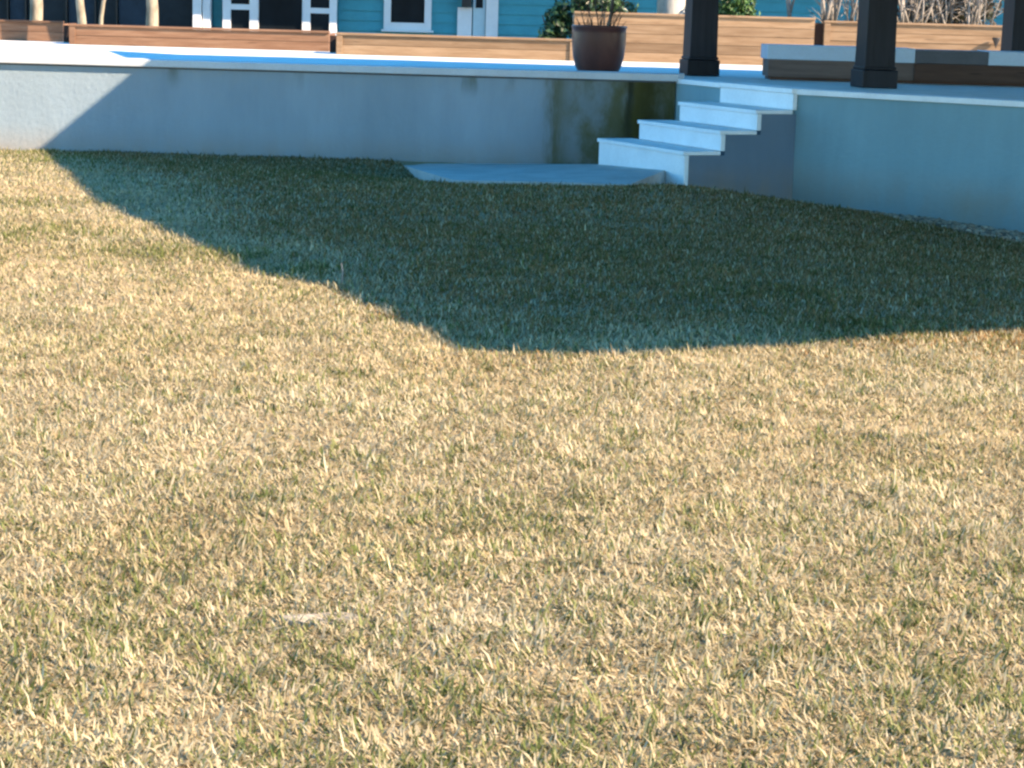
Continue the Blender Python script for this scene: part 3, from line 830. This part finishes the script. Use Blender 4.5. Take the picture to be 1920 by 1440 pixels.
# ------------------------------------------------------------------ gravel strip along the right wall
def gravel():
    g0, g1 = [], []
    n = 6000
    u = rng.random(n)
    s = u * 4.2 - .1
    wv = .05 + .52 * np.clip(s, 0, 2.4)
    off = -rng.random(n) * wv
    px_, py_ = C0.x + dC.x * s + nC.x * (off + .03), C0.y + dC.y * s + nC.y * (off + .03)
    z = ground_z(px_, py_)
    r = rng.uniform(.009, .026, n)
    base = np.array([(1,0,0),(-1,0,0),(0,1,0),(0,-1,0),(0,0,1),(0,0,-1)], float)
    tri = np.array([(0,2,4),(2,1,4),(1,3,4),(3,0,4),(2,0,5),(1,2,5),(3,1,5),(0,3,5)])
    V, T, Cc = [], [], []
    bmx = bmesh.new(); bmesh.ops.create_icosphere(bmx, subdivisions=1, radius=1)
    bmx.verts.ensure_lookup_table()
    base = np.array([v.co[:] for v in bmx.verts]); tri = np.array([[v.index for v in f.verts] for f in bmx.faces]); bmx.free()
    pal = np.array([(.40, .32, .23), (.26, .21, .155), (.48, .39, .28), (.15, .12, .095), (.34, .235, .15)])
    for i in range(n):
        a = rng.random() * 6.28
        q = base * (1 + rng.normal(size=base.shape) * .13) * np.array([1.2, .9, .65]) * r[i]
        q = np.stack([q[:, 0] * math.cos(a) - q[:, 1] * math.sin(a), q[:, 0] * math.sin(a) + q[:, 1] * math.cos(a), q[:, 2]], 1) + [px_[i], py_[i], z[i] + r[i] * .35]
        V.append(q); T.append(tri + len(base) * i); Cc.append(np.repeat(pal[rng.integers(0, 5)][None] * rng.uniform(.8, 1.2), len(base), 0))
    V, T, Cc = np.concatenate(V), np.concatenate(T), np.concatenate(Cc)
    me = raw_mesh("gravel", V, T.ravel(), np.arange(len(T)) * 3, np.full(len(T), 3), STONEM, Cc)
    o = link("gravel", me)
    tag(o, "loose pale gravel along the foot of the angled wall", "gravel", None, "stuff")
gravel()

# ------------------------------------------------------------------ grass
def in_poly(x, y, P):
    c = np.zeros(len(x), bool)
    n = len(P)
    for i in range(n):
        x0, y0, x1, y1 = P[i][0], P[i][1], P[(i+1) % n][0], P[(i+1) % n][1]
        if y0 == y1: continue
        hit = ((y0 > y) != (y1 > y)) & (x < (x1 - x0) * (y - y0) / (y1 - y0) + x0)
        c ^= hit
    return c

PAD = [(p.x, p.y) for p in pad_pts]
stair_foot = [N1 - NRM * .03, N1 - NRM * .03 - ALONG * 1.4, N4 + NRM * .3 - ALONG * 1.4, N4 + NRM * .3]
Cg = [C0 - nC * .02, C0 + dC * 2.4 - nC * 1.3, C0 + dC * 6 - nC * 1.32, C0 + dC * 8 + nC * 6, C0 + nC * 5]
PATCH = [(100, 286, .5, .9), (55, 375, .5, .5), (70, 440, .55, .6), (270, 480, .45, .6), (450, 488, .28, .6), (555, 512, .22, .95), (1420, 560, .5, .5), (1000, 480, .5, .35), (640, 320, .9, .5), (1460, 1010, .22, .4), (930, 1000, .25, .45), (620, 940, .2, .4), (220, 1110, .2, .4), (1640, 640, .35, .5), (1750, 1130, .25, .4), (330, 1030, .2, .35)]
PATCH = [(atz(a, b, -.03).x, atz(a, b, -.03).y, c, d) for a, b, c, d in PATCH]

def grass():
    bands = [(3.0, 4.6, 26000, .85), (4.6, 6.5, 21000, .88), (6.5, 9, 15000, .95), (9, 13, 6500, 1.1), (13, 19.72, 3300, 1.35)]
    PX, PY, SZ = [], [], []
    for y0, y1, den, sz in bands:
        hw = .245 * y1 * 1.12 + .25
        n = int((y1 - y0) * 2 * hw * den)
        x, y = rng.uniform(-hw, hw, n), rng.uniform(y0, y1, n)
        ok = np.abs(x) < .245 * y * 1.15 + .3
        PX.append(x[ok]); PY.append(y[ok]); SZ.append(np.full(ok.sum(), sz))
    x, y, sz = np.concatenate(PX), np.concatenate(PY), np.concatenate(SZ)
    # thinner where the mat is worn
    thin = vnoise(x, y, .16, 21) * .6 + vnoise(x, y, .5, 22) * .4
    ok = rng.random(len(x)) < np.clip(.45 + thin * 1.1, 0, 1)
    ok &= ~in_poly(x, y, PAD) & ~in_poly(x, y, [(p.x, p.y) for p in stair_foot]) & ~in_poly(x, y, [(p.x, p.y) for p in Cg])
    ok &= y < YW - .015
    ok &= ~((x > cornerB.x) & (y > N4.y + .3))
    x, y, sz = x[ok], y[ok], sz[ok]
    n = len(x)
    z = ground_z(x, y)
    # how green each blade is
    g = .055 + .34 * np.clip((vnoise(x, y, .07, 31) - .60) * 3.2, 0, 1) + .05 * np.clip((vnoise(x, y, .42, 32) - .5) * 2.5, 0, 1)
    shade_mask = np.clip((y - 7.7 - 1.0 * (vnoise(x, y, .9, 61) - .5)) / 1.5, 0, 1) * np.clip((x * 11.5 + (y - 8.1) * 4.2 + 6 * (vnoise(x, y, 1.1, 62) - .5)) / 10 + .36, 0, 1)   # shade painted into the blades: darker and browner over the shadowed lawn
    g += shade_mask * .14 + np.clip((6 - y) / 2.5, 0, 1) * .22 * np.clip(vnoise(x, y, .26, 34) * 1.6 - .35, 0, 1)
    tall = np.ones(n)
    for cx_, cy_, r, s in PATCH:
        d = np.hypot((x - cx_), (y - cy_) * .8) / r
        w = np.exp(-d * d * 2.2) * s * (1.1 if cy_ > 7 else .4) * (.2 + 1.2 * vnoise(x, y, .08, 33))
        g += w; tall += w * .35
    near_wall = np.clip((1.35 - (YW - y)) / .5, 0, 1) * np.clip((-3.5 - x) / .4, 0, 1) * (.35 + .9 * vnoise(x, y, .3, 35))
    g += near_wall * .6; tall += near_wall * .3
    green = rng.random(n) < g
    L = rng.lognormal(math.log(.029), .30, n) * tall * (.85 + .15 * sz)
    L = np.clip(L, .015, .11)
    L[green] *= 1.12
    L *= 1 - .12 * shade_mask
    wd = rng.uniform(.0036, .0070, n) * sz * (.8 + .2 * sz)
    az = rng.random(n) * 2 * math.pi
    # clumps lean together
    az = np.where(rng.random(n) < .35, vnoise(x, y, .10, 41) * 4 * math.pi, az)
    tilt = np.radians(np.clip(rng.normal(58, 17, n), 8, 87))
    tilt[green] *= .75
    tilt *= 1 - .35 * shade_mask
    bend = np.radians(rng.normal(14, 20, n))
    d = np.stack([np.cos(az), np.sin(az), np.zeros(n)], 1)
    side = np.stack([-np.sin(az), np.cos(az), np.zeros(n)], 1)
    tw = rng.normal(0, .5, n)[:, None]
    side = side + np.array([0, 0, 1.0]) * tw * .5; side /= np.linalg.norm(side, axis=1)[:, None]
    up = np.array([0, 0, 1.0])
    d1 = d * np.sin(tilt)[:, None] + up * np.cos(tilt)[:, None]
    t2 = np.clip(tilt + bend, 0, 1.75)
    d2 = d * np.sin(t2)[:, None] + up * np.cos(t2)[:, None]
    b = np.stack([x, y, z - .004], 1)
    m = b + d1 * (L * .55)[:, None]
    e = m + d2 * (L * .45)[:, None]
    h = (wd * .5)[:, None]
    V = np.stack([b - side * h * .8, b + side * h * .8, m + side * h, m - side * h, e], 1).reshape(-1, 3)
    k = np.arange(n)[:, None] * 5
    T = np.concatenate([k + [0, 1, 2], k + [0, 2, 3], k + [3, 2, 4]], 1).reshape(-1)
    straw = np.array([(.485, .41, .25), (.55, .475, .31), (.435, .355, .205), (.51, .425, .27), (.33, .245, .13), (.58, .505, .345)])
    pk = rng.choice(6, n, p=[.28, .26, .14, .16, .04, .12])
    col = straw[pk] * rng.uniform(.82, 1.12, (n, 1))
    tone = .88 + .24 * vnoise(x, y, .22, 51)
    warm = vnoise(x, y, .6, 52)
    col *= tone[:, None]
    col *= np.stack([np.ones(n), .97 + .05 * (1 - warm), .92 + .14 * (1 - warm)], 1)
    gs = np.array([(.16, .18, .06), (.22, .225, .09), (.115, .14, .045), (.28, .26, .125)])
    gc = gs[rng.integers(0, 4, n)] * rng.uniform(.8, 1.25, (n, 1))
    col = np.where((rng.random(n) < shade_mask * .75)[:, None], col * np.array([.62, .44, .31]), col)
    gc = np.where((rng.random(n) < shade_mask * .9)[:, None], gc * np.array([.75, .6, .55]), gc)
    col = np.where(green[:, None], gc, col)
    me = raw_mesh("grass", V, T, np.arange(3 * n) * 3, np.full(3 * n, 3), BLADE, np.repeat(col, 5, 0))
    o = link("grass", me)
    tag(o, "dry straw coloured grass blades mixed with green shoots", "grass", None, "stuff")
    print("blades", n)
grass()

# a few long single stalks catching light at the edge of the shade
def stalk(px, py, h, label):
    p = lawn_pt(px, py)
    bm = bmesh.new()
    tube(bm, [(0, 0, -.01), (.004, 0, h * .5), (-.004, .004, h)], [.005, .0045, .002], 5)
    o = obj("grass_stalk", bm, STEMM, None, True, loc=p)
    tag(o, label, "grass stalk")
stalk(641, 527, .085, "tall pale grass stalk standing at the edge of the shade")

# pale flat stone half sunk in the lawn
p = lawn_pt(590, 1146)
bm = bmesh.new()
ang = np.linspace(0, 2 * math.pi, 19)[:-1]
prism(bm, [(.085 * math.cos(a) * (1 + .12 * math.sin(3 * a + 1)), .036 * math.sin(a) * (1 + .2 * math.sin(2 * a))) for a in ang], -.03, [-.012 + .005 * math.sin(a * 2 + .5) for a in ang])
o = obj("flat_stone", bm, LIDM, None, bevel=.003, loc=p)
tag(o, "small pale flat stone half sunk in the dry lawn", "stone")

# ------------------------------------------------------------------ render settings
S.render.engine = 'CYCLES'
S.cycles.max_bounces = 8
S.cycles.diffuse_bounces = 4
S.cycles.use_denoising = True
S.cycles.filter_width = 2.5
